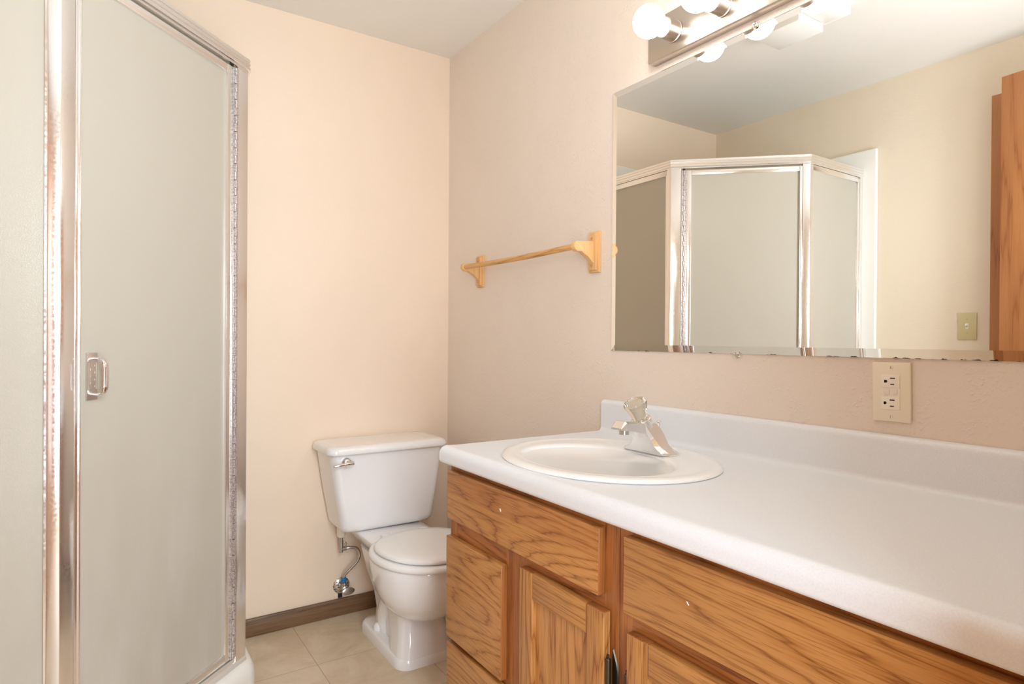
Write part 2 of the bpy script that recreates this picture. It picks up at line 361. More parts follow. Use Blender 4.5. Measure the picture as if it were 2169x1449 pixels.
# base pan
bx = LW+.925; by = D-.925
pan_o = [(LW+.002, D-.002), (bx, D-.002), (bx, AY-.012), (AX+.0, AY-.055), (BX-.055+.0, BY-.0), (BX-.02, by), (LW+.002, by)]
def pan(off, z, rise=0):
    pts = [(bx-off, AY-.005+off*.1), (BX-.005+off*.1, by+off)]
    x1 = bx-off; y0 = by+off
    c = [(LW+.002, D-.002), (x1, D-.002)]
    # rounded obtuse corners
    def corner(pa, pc, pb, r_=.035, k=5):
        pa, pc, pb = Vector(pa), Vector(pc), Vector(pb); e1 = (pa-pc).normalized()*r_; e2 = (pb-pc).normalized()*r_
        return [tuple(((pc+e1)*(1-s)**2+pc*2*s*(1-s)+(pc+e2)*s*s)[:2]) for s in [i/k for i in range(k+1)]]
    P1 = (x1, AY-.01+off*.414); P2 = (BX+.012-off*.414, y0)
    c += corner((x1, D, 0), (*P1, 0), (*P2, 0)); c += corner((*P1, 0), (*P2, 0), (LW, y0, 0)); c += [(LW+.002, y0)]
    return [(x, y, z) for x, y in c]
sb = thing('shower_tray', 'white moulded neo-angle shower tray on the tiled floor', 'shower tray', (LW+.45, D-.45, 0))
b = BM()
loft(b, [pan(0, 0), pan(0, .10), pan(.003, .122), pan(.012, .136), pan(.024, .141), pan(.062, .141), pan(.075, .132), pan(.085, .07), pan(.12, .055)])
ob('pan', b, 'surround', sb, 50)
b = BM(); lathe(b, [(.04, 0), (.04, .003), (.03, .004)], (LW+.42, D-.42, .0552), (0, 0, 1)); ob('drain', b, 'steel', sb)
# surround
b = BM()
box(b, LW+.001, LW+.022, D-.94, D-.023, .142, 2.025, .008, 3)
sr = ob('shower_wall_panel', b, 'surround', None, 40); sr['label'] = 'white glossy shower wall panel on the left wall, edge beyond the shower frame'; sr['category'] = 'shower panel'
b = BM(); box(b, LW+.001, LW+.94, D-.022, D-.001, .142, 2.025, .008, 3)
sr = ob('shower_wall_panel', b, 'surround', None, 40); sr['label'] = 'white glossy shower wall panel on the wall beside the toilet, behind the glass'; sr['category'] = 'shower panel'
# enclosure
se = thing('shower_enclosure', 'neo-angle shower enclosure of bright aluminium and obscure glass', 'shower enclosure', (.15, 1.77, .141))
b = BM()
pr = [(0, 1.903), (0, 1.909), (.0035, 1.911), (0, 1.913), (0, 1.921), (.003, 1.923), (0, 1.925), (.001, 1.933), (.030, 1.933), (.030, 1.893), (.005, 1.893), (.005, 1.897), (-.002, 1.899)]
rail(b, pr); ob('header_rail', b, 'alu', se, 20)
b = BM(); rail(b, [(.004, .1415), (.004, .150), (.010, .156), (.010, .168), (.016, .170), (.034, .170), (.034, .1415)]); ob('sill_rail', b, 'sill', se, 20)
def post(s0, s1, side):
    b = BM(); z0, z1 = .156, 1.897
    if side == 'A':
        e = path_pt(.006)[1]; i_ = path_pt(.030)[1]
        pts = [tuple(dpt(s0, .006))[:2], e, (e[0], e[1]+.024), (i_[0], i_[1]+.024), i_, tuple(dpt(s0, .030))[:2]]
    else:
        e = path_pt(.006)[2]; i_ = path_pt(.030)[2]
        pts = [tuple(dpt(s1, .006))[:2], e, (e[0]-.022, e[1]), (i_[0]-.022, i_[1]), i_, tuple(dpt(s1, .030))[:2]]
    prism(b, [(x, y, z0) for x, y in pts], (0, 0, 0), (0, 0, z1-z0), .0012, 2)
    return b
ob('corner_post', post(.5575, .606, 'A'), 'alu', se, 25)
ob('corner_post', post(0, .0345, 'B'), 'alu', se, 25)
for nm, bb_ in (('back', (AX-.030, AX-.006, D-.045, D-.0225)), ('left', (LW+.0225, LW+.045, BY+.006, BY+.030))):
    b = BM(); box(b, bb_[0], bb_[1], bb_[2], bb_[3], .156, 1.897, .0012); ob('wall_jamb', b, 'alu', se, 25)
def framed(x0, x1, y0, y1, along):
    """fixed panel: frame with glass inside"""
    b = BM(); z0, z1, wd = .168, 1.892, .018
    if along == 'y':
        box(b, x0, x1, y0, y1, z0, z0+wd, .001); box(b, x0, x1, y0, y1, z1-.024, z1, .001); box(b, x0, x1, y0, y0+.006, z0+wd, z1-.024); box(b, x0, x1, y1-wd, y1, z0+wd, z1-.024, .001)
        gl_ = (x0+.008, x1-.008, y0+.005, y1-.014, z0+.014, z1-.02)
    else:
        box(b, x0, x1, y0, y1, z0, z0+wd, .001); box(b, x0, x1, y0, y1, z1-.024, z1, .001); box(b, x0, x0+wd, y0, y1, z0+wd, z1-.024, .001); box(b, x1-.004, x1, y0, y1, z0+wd, z1-.024)
        gl_ = (x0+.014, x1-.003, y0+.008, y1-.008, z0+.014, z1-.02)
    pf = ob('panel_frame', b, 'alu', se, 25)
    b = BM(); box(b, *gl_); ob('glass_pane', b, 'glass', pf, 25)
ea = path_pt(.006)[1]; eb = path_pt(.006)[2]
framed(AX-.028, AX-.008, ea[1]+.026, D-.046, 'y')
framed(LW+.046, eb[0]-.023, BY+.008, BY+.028, 'x')
# door
DZ0, DZ1 = .176, 1.8835
b = BM()
dbox(b, .0355, .0475, .006, .026, DZ0, DZ1, .0015); dbox(b, .5125, .533, .006, .026, DZ0, DZ1, .0015)
dbox(b, .0475, .5125, .006, .026, DZ1-.021, DZ1, .0015); dbox(b, .0475, .5125, .006, .026, DZ0, DZ0+.024, .0015)
dbox(b, .0445, .0475, .003, .008, DZ0, DZ1, .0008)
sd = ob('shower_door', b, 'alu', se, 25); sd['label'] = 'hinged door leaf with bright aluminium frame'
b = BM(); dbox(b, .046, .514, .0135, .0185, DZ0+.02, DZ1-.018); ob('glass_pane', b, 'glass', sd)
b = BM()
dbox(b, .533, .5385, .003, .010, DZ0, DZ1, .0005); dbox(b, .549, .5565, .003, .010, DZ0, DZ1, .0005)
nk = 74; hh = (DZ1-DZ0)/nk
for i in range(nk):
    z = DZ0+i*hh
    tube(b, [dpt(.5435+(.0012 if i % 2 else -.0012), .003, z+.0006), dpt(.5435+(.0012 if i % 2 else -.0012), .003, z+hh-.0006)], .0046, 10)
    dbox(b, .538 if i % 2 else .544, .544 if i % 2 else .5495, .005, .0085, z, z+hh)
h_ = ob('piano_hinge', b, 'hinge', sd, 30); h_['label'] = 'full-height corroded piano hinge'
b = BM(); dbox(b, .5385, .5495, .012, .02, DZ0, DZ1+.008); ob('hinge_seal', b, 'black', sd)
b = BM()
hp = [dpt(.0805, .009, 1.0585), dpt(.0805, -.006, 1.0590), dpt(.0805, -.018, 1.0555), dpt(.0805, -.0245, 1.047), dpt(.0805, -.026, 1.035), dpt(.0805, -.026, 1.005), dpt(.0805, -.0245, .9925), dpt(.0805, -.018, .984), dpt(.0805, -.006, .9805), dpt(.0805, .009, .981)]
sp = smooth_path(hp, 6); rings = []
for i, q_ in enumerate(sp):
    tg = (sp[min(i+1, len(sp)-1)]-sp[max(i-1, 0)]).normalized(); sd_ = dv; nn = tg.cross(sd_).normalized()
    k_ = i/(len(sp)-1); wd = .0050+.0022*math.sin(PI*k_)
    rings.append([q_+sd_*(wd*math.cos(2*PI*j_/14))+nn*(.0034*math.sin(2*PI*j_/14)) for j_ in range(14)])
loft(b, rings)
dh = ob('door_handle', b, 'chrome', sd, 40); dh['label'] = 'small chrome loop pull'
b = BM(); dbox(b, .0672, .0935, .0085, .0135, .9685, 1.0705, .0012)
for k_ in (.0715, .0895): dbox(b, k_-.0003, k_+.0003, .0081, .0087, .992, 1.050)
for k_ in (.992, 1.050): dbox(b, .0715, .0895, .0081, .0087, k_-.0003, k_+.0003)
for i in range(7):
    z = .995+i*.0075
    dbox(b, .0750, .0860, .0081, .0087, z, z+.0006); dbox(b, .0750 if i % 2 else .0855, .0755 if i % 2 else .0860, .0081, .0087, z, z+.0048); dbox(b, .078, .083, .0081, .0087, z+.0030, z+.0036)
ob('handle_plate', b, 'plate', dh, 30)
# shower valve on the back wall inside
sv = thing('shower_valve', 'round chrome shower valve blurred behind the obscure glass', 'shower valve', (-.04, D-.023, 1.13))
b = BM(); lathe(b, [(.075, 0), (.075, .004), (.066, .012), (.03, .016), (.028, .05)], (-.04, D-.0225, 1.13), (0, -1, 0)); ob('escutcheon', b, 'chrome', sv)
b = BM(); lathe(b, [(.024, .05), (.030, .055), (.031, .085), (.022, .095)], (-.04, D-.0225, 1.13), (0, -1, 0), 12); ob('valve_handle', b, 'steel', sv)

# ------------------------------------------------------------------ toilet
TX = .935
to = thing('toilet', 'white porcelain two-piece toilet with closed lid beside the vanity', 'toilet', (TX, 2.1, 0))
b = BM()
R = lambda x0, x1, y0, y1, r_, z: rrect(x0, x1, y0, y1, r_, z, 8)
# foot and pedestal
loft(b, [R(TX-.108, TX+.108, 1.903, 2.30, .05, 0), R(TX-.109, TX+.109, 1.902, 2.30, .05, .022), R(TX-.105, TX+.105, 1.907, 2.297, .048, .034), R(TX-.099, TX+.099, 1.915, 2.29, .045, .039)])
loft(b, [R(TX-.104, TX+.104, 1.905, 2.04, .045, .02), R(TX-.100, TX+.100, 1.908, 2.045, .045, .050), R(TX-.092, TX+.092, 1.916, 2.06, .045, .090), R(TX-.086, TX+.086, 1.935, 2.09, .045, .135), R(TX-.090, TX+.090, 1.93, 2.12, .05, .18), R(TX-.12, TX+.12, 1.88, 2.13, .07, .235)])
loft(b, [R(TX-.070, TX+.070, 1.98, 2.27, .06, .03), R(TX-.066, TX+.066, 2.0, 2.27, .06, .10), R(TX-.075, TX+.075, 1.98, 2.28, .06, .17), R(TX-.10, TX+.10, 1.95, 2.30, .07, .25), R(TX-.11, TX+.11, 1.95, 2.32, .06, .32)])
# trapway bulge on each side
for s in (-1, 1):
    tube(b, smooth_path([(TX+s*.040, 2.02, .21), (TX+s*.046, 2.09, .185), (TX+s*.048, 2.14, .13), (TX+s*.045, 2.16, .08), (TX+s*.040, 2.14, .03)], 6), .040, 20)
# bowl
cyb = 1.945
prof = [(.060, .075, .160, .02), (.105, .115, .180, .012), (.138, .150, .215, .006), (.160, .174, .255, 0), (.172, .188, .295, 0), (.178, .196, .335, 0), (.180, .199, .358, 0), (.178, .197, .366, 0), (.150, .17, .368, 0)]
loft(b, [oval(TX, cyb+dy, ax_, ay_+.02, z, 64, 2.15, ay_) for ax_, ay_, z, dy in prof])
# rear deck carrying the tank
loft(b, [R(TX-.09, TX+.09, 2.04, 2.36, .04, .31), R(TX-.115, TX+.115, 2.05, 2.40, .035, .345), R(TX-.130, TX+.130, 2.055, 2.41, .03, .368), R(TX-.132, TX+.132, 2.055, 2.412, .028, .376), R(TX-.128, TX+.128, 2.06, 2.408, .026, .380)])
ob('bowl', b, 'porcelain', to, 60)
for s in (-1, 1):
    b = BM(); lathe(b, [(.017, 0), (.017, .010), (.014, .019), (.007, .025), (0, .027)], (TX+s*.082, 2.165, .0385), (0, 0, 1), 20); ob('bolt_cap', b, 'seatp', to, 60)
b = BM()
so = lambda k, z: oval(TX, cyb, .187-k, .197-k, z, 72, 2.1, .213-k)
loft(b, [so(.010, .3675), so(.002, .370), so(0, .377), so(.002, .385), so(.010, .390), so(.03, .391)]); ob('seat', b, 'seatp', to, 60)
b = BM()
lo = lambda k, z: oval(TX, cyb+.004, .172-k, .150-k, z, 72, 2.1, .205-k)
loft(b, [lo(.006, .3935), lo(.001, .396), lo(0, .401), lo(.003, .407), lo(.012, .411), lo(.04, .413), lo(.09, .4135)]); ob('seat_lid', b, 'seatp', to, 60)
for s in (-1, 1):
    b = BM(); box(b, TX+s*.075-.018, TX+s*.075+.018, 2.09, 2.125, .379, .402, .007, 3); ob('seat_hinge', b, 'seatp', to, 50)
b = BM()
tk = lambda k, z, x0, x1, y0: rrect(x0+k, x1-k, y0+k, 2.436-k*.3, .030, z, 8)
loft(b, [rrect(.79, 1.08, 2.27, 2.41, .03, .3795, 8), tk(.024, .3805, .745, 1.115, 2.238), tk(.010, .385, .745, 1.115, 2.238), tk(.003, .394, .745, 1.115, 2.238), tk(0, .408, .744, 1.116, 2.237), tk(0, .53, .721, 1.134, 2.231), tk(0, .684, .697, 1.153, 2.226)])
ob('tank', b, 'porcelain', to, 60)
b = BM()
ld = lambda k, z: rrect(.682+k, 1.167-k, 2.206+k, 2.443-k*.3, .036, z, 8)
loft(b, [ld(.012, .680), ld(.002, .6805), ld(0, .683), ld(.001, .692), ld(.004, .701), ld(.010, .7065), ld(.020, .7095), ld(.05, .7105)]); ob('tank_lid', b, 'porcelain', to, 60)
b = BM(); lathe(b, [(.019, 0), (.0195, .006), (.016, .017), (.010, .021)], (.752, 2.2285, .651), (0, -1, 0), 24)
tube(b, [(.772, 2.204, .650), (.764, 2.203, .650), (.735, 2.201, .648), (.702, 2.201, .6455), (.697, 2.201, .645)], [.007, .0090, .0070, .0048, .002], 14)
fl = ob('flush_lever', b, 'chrome', to, 50); fl['label'] = 'small chrome flush lever pointing left'
# water supply
ws = thing('water_supply_line', 'bent grey water hose and rusty shutoff valve below the toilet tank', 'supply line', (.808, D-.001, .118))
b = BM(); lathe(b, [(.033, 0), (.033, .003), (.026, .008), (.014, .010)], (.808, D-.0005, .118), (0, -1, 0), 32); ob('escutcheon', b, 'rust', ws)
b = BM(); lathe(b, [(.010, .006), (.010, .040), (.013, .041), (.013, .056), (.008, .058), (.005, .066)], (.808, D, .118), (0, -1, 0), 18)
lathe(b, [(.008, 0), (.008, .016), (.010, .017), (.010, .026)], (.808, D-.046, .118), (-.12, 0, 1), 12); ob('valve_body', b, 'steel', ws)
b = BM(); lathe(b, [(.010, 0), (.014, .002), (.0145, .008), (.011, .011)], (.812, D-.066, .116), (.1, -1, .0), 24)
for v in b.verts: v.co.x = .812+(v.co.x-.812)*1.75
ob('valve_handle', b, 'steel', ws, 40)
b = BM(); lathe(b, [(.0095, 0), (.0095, .017)], (.8035, D-.046, .146), (-.05, 0, 1), 20); ob('blue_tag', b, 'blue', ws)
b = BM(); tube(b, smooth_path([(.8025, D-.046, .160), (.808, D-.05, .178), (.829, D-.056, .200), (.851, D-.062, .224), (.860, D-.064, .250), (.848, D-.064, .275), (.823, D-.063, .283), (.806, D-.06, .282)], 8), .0062, 14); hs = ob('hose', b, 'steel', ws, 60)
b = BM(); tube(b, [(.808, D-.06, .282), (.786, D-.06, .282)], .008, 12); lathe(b, [(.0075, 0), (.0085, .02), (.0085, .045), (.007, .046), (.007, .06)], (.787, D-.06, .270), (0, 0, 1), 12)
tube(b, smooth_path([(.803, D-.066, .290), (.806, D-.068, .302), (.800, D-.068, .310), (.795, D-.068, .306)], 5), .0022, 8); ob('coupling', b, 'steel', ws)
b = BM(); lathe(b, [(.012, 0), (.016, .006), (.0165, .050)], (.787, D-.06, .330), (0, 0, 1), 20); ob('coupling_nut', b, 'ivory_lt', ws)
b = BM(); box(b, .795, .812, D-.0022, D-.0002, .068, .086); o = ob('wall_hole', b, 'black', ws)

# ------------------------------------------------------------------ vanity cabinets
XF, XD = .746, .728     # face frame plane, door plane
def slab(bm, y0, y1, z0, z1, x0=XD, x1=XF-.0005, bev=.003): box(bm, x0, x1, y0, y1, z0, z1, bev, 3)
def panel_door(parent, y0, y1, z0, z1, hinge_y, hinge_zs, label, st=.046):
    b = BM()
    def stick(a0, a1, c0, c1): box(b, XD, XF-.0005, a0, a1, c0, c1, .0028, 3)
    stick(y0, y0+st, z0, z1); stick(y1-st, y1, z0, z1)
    d = ob('cabinet_door', b, 'oak_v', parent, 30); d['label'] = label
    b = BM(); box(b, XD+.0003, XF-.0008, y0+st, y1-st, z1-st-.008, z1-.0003, .002, 2); ob('door_rail', b, 'oak_h', d, 30); b = BM(); box(b, XD+.0003, XF-.0008, y0+st, y1-st, z0+.0003, z0+st, .002, 2)
    ob('door_rail', b, 'oak_h', d, 30)
    b = BM(); box(b, XD+.0105, XF-.001, y0+st-.001, y1-st+.001, z0+st-.001, z1-st-.007)
    ob('door_panel', b, 'oak_v', d, 30)
    for hz in hinge_zs:
        s = 1 if hinge_y > (y0+y1)/2 else -1; b = BM()
        yb_ = hinge_y+s*.004
        tube(b, [(XD+.006, yb_, hz-.034), (XD+.006, yb_, hz-.0315), (XD+.006, yb_, hz+.0315), (XD+.006, yb_, hz+.034)], [.0030, .0052, .0052, .0030], 14)
        tube(b, [(XD+.006, yb_, hz+.033), (XD+.006, yb_, hz+.040)], .0022, 8)
        loft(b, [[(XF-.0030, yb_+s*(.002+.012*f), hz+zz) for f, zz in ((0, -.03), (.6, -.028), (1, -.012), (1, .012), (.6, .028), (0, .045))], [(XF-.0004, yb_+s*(.002+.0135*f), hz+zz) for f, zz in ((0, -.031), (.6, -.030), (1, -.013), (1, .013), (.6, .030), (0, .048))]])
        ob('hinge', b, 'bronze', d, 40)
    return d
def carcass(parent, y0, y1, stiles, rails):
    b = BM(); x1 = W-.004
    box(b, XF+.019, x1, y0, y0+.014, .0, .792); box(b, XF+.019, x1, y1-.014, y1, .0, .792)
    box(b, XF+.019, x1, y0+.014, y1-.014, .10, .115); box(b, x1-.006, x1, y0+.014, y1-.014, .115, .792)
    box(b, XF+.06, XF+.072, y0+.014, y1-.014, 0, .10)
    ob('carcass', b, 'oak_end', parent, 30)
    b = BM()
    for a0, a1, c0, c1 in stiles: box(b, XF, XF+.019, a0, a1, c0, c1, .0006, 1)
    ff = ob('face_frame', b, 'oak_end', parent, 30)
    for a0, a1, c0, c1 in rails:
        b = BM(); box(b, XF+.0004, XF+.0186, a0, a1, c0, c1); ob('frame_rail', b, 'oak_rail', ff, 30)
C1a, C1b = .786, 1.402
c1 = thing('vanity_cabinet', 'honey oak vanity cabinet under the sink, next to the toilet', 'cabinet', ((XF+W)/2, (C1a+C1b)/2, 0), 'oak vanity cabinets')
carcass(c1, C1a, C1b, [(C1a, C1a+.038, .10, .792), (C1b-.038, C1b, .10, .792), (1.068, 1.142, .10, .655)],
        [(C1a+.038, C1b-.038, .755, .792), (C1a+.038, C1b-.038, .605, .665), (1.142, C1b-.038, .34, .375), (C1a+.038, C1b-.038, .10, .135)])
b = BM(); slab(b, .820, 1.389, .657, .777); o = ob('false_drawer_front', b, 'oak_two', c1, 30); o['label'] = 'wide oak false drawer front with two-tone grain'
b = BM(); lathe(b, [(.0026, 0), (.0024, .0004)], (XD+.0001, 1.140, .734), (-1, 0, 0), 10, 1.6); ob('paint_fleck', b, 'seatp', o)
b = BM(); slab(b, 1.135, 1.393, .361, .613); ob('drawer_front', b, 'oak_h', c1, 30)
b = BM(); slab(b, 1.135, 1.388, .115, .349); ob('drawer_front', b, 'oak_h', c1, 30)
panel_door(c1, .806, 1.066, .115, .634, .804, (.522, .2), 'oak door with recessed panel')
C2a, C2b = .115, .7845
c2 = thing('vanity_cabinet', 'honey oak vanity cabinet under the long empty end of the worktop', 'cabinet', ((XF+W)/2, (C2a+C2b)/2, 0), 'oak vanity cabinets')
carcass(c2, C2a, C2b, [(C2b-.030, C2b, .10, .792), (C2a, C2a+.030, .10, .792), (.428, .468, .10, .655)],
        [(C2a+.03, C2b-.03, .755, .792), (C2a+.03, C2b-.03, .600, .655), (C2a+.03, C2b-.03, .10, .135)])
b = BM(); slab(b, .140, .7585, .652, .779, bev=.0012); o = ob('apron_panel', b, 'oak_h', c2, 30); o['label'] = 'long plain oak apron board below the worktop'
b = BM(); lathe(b, [(.0012, 0), (.0010, .0004)], (XD+.0001, .622, .716), (-1, 0, 0), 10, 3.0); ob('paint_fleck', b, 'seatp', o)
panel_door(c2, .452, .7505, .115, .622, .7505, (.515, .2), 'oak door with recessed panel', .048)
panel_door(c2, .140, .444, .115, .622, .140, (.515, .2), 'oak door with recessed panel', .048)

# ------------------------------------------------------------------ worktop (post-formed, with splash), cut for the sink
CT, CB, CX = .833, .792, .7185
def arc(cx_, cz_, r_, a0, a1, n_=7): return [(cx_+r_*math.cos(math.radians(a0+(a1-a0)*i/n_)), cz_+r_*math.sin(math.radians(a0+(a1-a0)*i/n_))) for i in range(n_+1)]
pf = arc(CX+.010, CB+.010, .010, 270, 180)+arc(CX+.021, CT-.0195, .021, 180, 90, 9)+[(CX+.034, CT+.0008), (CX+.050, CT)]
pf += [(1.245, CT)]+arc(1.250, CT+.012, .012, 270, 360, 6)+arc(1.262+.013, .926-.013, .013, 180, 90, 7)+[(W-.0005, .926), (W-.0005, CB)]
b = BM(); loft(b, [[(x, y, z) for x, z in pf] for y in (.1135, 1.4150)])
ct = ob('worktop', b, 'lam', None, 30, loc=(1.0, .765, CB))
ct['label'] = 'long white flecked laminate worktop with raised backsplash on oak cabinets'; ct['category'] = 'countertop'
SX, SY = .970, 1.068
b = BM(); loft(b, [oval(SX, SY, .206, .246, z, 96) for z in (CB-.05, CT+.03)])
me = bpy.data.meshes.new('cut'); b.to_mesh(me); b.free(); cut = bpy.data.objects.new('cut', me); COL.objects.link(cut)
md = ct.modifiers.new('hole', 'BOOLEAN'); md.operation = 'DIFFERENCE'; md.object = cut; md.solver = 'EXACT'
bpy.context.view_layer.update(); dg = bpy.context.evaluated_depsgraph_get(); nm_ = bpy.data.meshes.new_from_object(ct.evaluated_get(dg))
ct.modifiers.clear(); ct.data = nm_; bpy.data.objects.remove(cut); ct.data.name = 'worktop'
# sink
sk = thing('sink', 'oval warm white drop-in sink basin set into the worktop', 'sink', (SX, SY, CT))
rs = [(SX, SY, .226, .268, .8335), (SX, SY, .2275, .2695, .8355), (SX, SY, .2255, .2675, .8390), (SX, SY, .219, .261, .8415), (SX, SY, .211, .253, .8425), (SX, SY, .203, .245, .8420),
      (SX, SY, .197, .239, .8408), (SX-.001, SY, .190, .232, .8404), (SX-.012, SY, .176, .219, .8404), (.938, 1.064, .163, .203, .8402), (.930, 1.062, .156, .196, .8392), (.927, 1.062, .151, .190, .8350), (.925, 1.062, .147, .185, .826),
      (.923, 1.062, .138, .174, .795), (.92, 1.062, .118, .150, .750), (.92, 1.062, .085, .108, .715), (.92, 1.062, .045, .055, .700), (.92, 1.062, .022, .022, .697)]
b = BM(); loft(b, [oval(cx_, cy_, ax_, ay_, z, 96) for cx_, cy_, ax_, ay_, z in rs]+[oval(cx_, cy_, ax_+.006, ay_+.006, z-.007, 96) for cx_, cy_, ax_, ay_, z in rs[:10:-1]]+[oval(SX, SY, .195, .236, .8335, 96)], True, False)
ob('basin', b, 'sinkp', sk, 60)
b = BM(); lathe(b, [(.020, 0), (.020, .002), (.012, .004), (.0, .005)], (.92, 1.062, .6965), (0, 0, 1), 24); ob('drain', b, 'chrome', sk)
# faucet
FX, FYc, FZ = 1.100, 1.055, .8406
fa = thing('faucet', 'chrome single-handle faucet with clear round knob behind the sink', 'faucet', (FX, FYc, FZ))
b = BM()
def fring(x0, x1, hy, z, c=.006): return [(x1-c, FYc+hy, z), (x0+c, FYc+hy, z), (x0, FYc+hy-c, z), (x0, FYc-hy+c, z), (x0+c, FYc-hy, z), (x1-c, FYc-hy, z), (x1, FYc-hy+c, z), (x1, FYc+hy-c, z)]
# base wings
loft(b, [fring(FX-.027, FX+.028, .076, FZ, .014), fring(FX-.027, FX+.028, .076, FZ+.003, .014), fring(FX-.027, FX+.024, .058, FZ+.0105, .012), fring(FX-.028, FX+.022, .046, FZ+.019, .010), fring(FX-.030, FX+.021, .038, FZ+.030, .008), fring(FX-.036, FX+.018, .031, FZ+.044, .007), fring(FX-.044, FX+.010, .026, FZ+.058, .006), fring(FX-.048, FX-.004, .0235, FZ+.070, .006)])
# spout
def sring(x, hy, z0, z1, c=.004): return [(x, FYc+hy, z0), (x, FYc+hy, z1-c), (x, FYc+hy-c*1.5, z1), (x, FYc-hy+c*1.5, z1), (x, FYc-hy, z1-c), (x, FYc-hy, z0)]
loft(b, [sring(FX-.020, .024, FZ+.030, FZ+.066), sring(FX-.045, .023, FZ+.047, FZ+.073), sring(FX-.070, .022, FZ+.054, FZ+.0765), sring(FX-.098, .021, FZ+.058, FZ+.079), sring(FX-.100, .020, FZ+.058, FZ+.078), sring(FX-.112, .017, FZ+.0595, FZ+.0635, .001)])
ob('faucet_body', b, 'chrome', fa, 22)
b = BM(); lathe(b, [(.0115, 0), (.0115, .012)], (FX-.088, FYc, FZ+.047), (0, 0, 1), 20); ob('aerator', b, 'steel', fa)
ka = Vector((-.48, 0, 1)).normalized(); kb = Vector((FX-.036, FYc, FZ+.079))
b = BM(); lathe(b, [(.0265, -.034), (.0255, -.006), (.0250, -.0005), (.0235, .001), (.013, .0012), (.012, .004)], kb, ka, 24); ob('knob_stem', b, 'chrome', fa)
b = BM()
d_, u_, v_ = frame_of(ka); rings = []
for r_, z in ((.0165, .003), (.018, .006), (.0215, .022), (.0265, .036), (.0275, .042), (.0255, .047), (.021, .0485), (.012, .0487)):
    rings.append([kb+d_*z+(u_*math.cos(2*PI*k/48)+v_*math.sin(2*PI*k/48))*r_*(1+.035*math.cos(8*2*PI*k/48)*(1 if .004 < z < .045 else .2)) for k in range(48)])
loft(b, rings); kn = ob('knob', b, 'acrylic', fa, 30); kn['label'] = 'clear faceted acrylic knob'
b = BM(); lathe(b, [(.0085, .006), (.0095, .026), (.014, .036), (.0165, .038)], kb, ka, 24); ob('knob_insert', b, 'ivory_lt', kn)
b = BM(); tube(b, [(1.1265, FYc, FZ-.0), (1.1265, FYc, FZ+.064)], .0022, 10); lathe(b, [(.0022, 0), (.0035, .004), (.0058, .009), (.0058, .0105), (.003, .0115)], (1.1265, FYc, FZ+.060), (0, 0, 1), 16); ob('drain_lift_rod', b, 'chrome', fa)

# ------------------------------------------------------------------ mirror
MY0, MY1, MZ0, MZ1 = .150, 1.389, 1.0745, 1.8425
mi = thing('wall_mirror', 'large frameless mirror with polished slanted edges above the sink and worktop', 'mirror', (W, (MY0+MY1)/2, MZ0))
b = BM()
mring = lambda k, x: [(x, MY0+k, MZ0+k), (x, MY1-k, MZ0+k), (x, MY1-k, MZ1-k), (x, MY0+k, MZ1-k)]
loft(b, [mring(0, W-.0008), mring(0, W-.0042), mring(.018, W-.0060)], True, True); ob('mirror_glass', b, 'mirror', mi, 1)
for y, z, s in ((.946, MZ0, -1), (.905, MZ1, 1)):
    b = BM(); box(b, W-.011, W-.001, y-.007, y+.007, z-.010 if s < 0 else z-.004, z+.004 if s < 0 else z+.010, .003, 2)
    mc = ob('mirror_clip', b, 'acrylic', mi)
    b = BM(); lathe(b, [(.003, 0), (.003, .0015), (.001, .002)], (W-.011, y, z+s*.004), (-1, 0, 0), 12); ob('screw', b, 'steel', mc)

# ------------------------------------------------------------------ vanity light
LY1 = 1.223; LN = 4; SPC = .1535; LY0 = LY1-2*.093-SPC*3; LZ0, LZ1, LZC = 1.862, 1.975, 1.915
vl = thing('vanity_light_bar', 'brushed nickel bar light with round lit bulbs above the mirror', 'vanity light', (W, (LY0+LY1)/2, LZ0))
b = BM(); box(b, W-.030, W-.001, LY0, LY1, LZ0, LZ1, .0022, 2); ob('back_plate', b, 'nickel', vl, 30)
for i in range(LN):
    y = LY1-.093-SPC*i
    b = BM(); lathe(b, [(.0285, 0), (.0285, .003), (.0262, .004), (.0262, .041), (.0240, .042), (.0240, .014), (.004, .013)], (W-.0305, y, LZC), (-1, 0, 0), 32)
    sc = ob('lamp_socket', b, 'nickel', vl, 35)
    b = BM(); R_ = .0405; cxb = .122-.030
    pts = [(.0135, .018), (.0135, .042)]+[(R_*math.sin(math.radians(a_)), cxb-R_*math.cos(math.radians(a_))) for a_ in range(24, 181, 6)]
    lathe(b, pts, (W-.0305, y, LZC), (-1, 0, 0), 40); o = ob('light_bulb', b, 'bulb', sc, 60); o['label'] = 'round white globe bulb, lit'

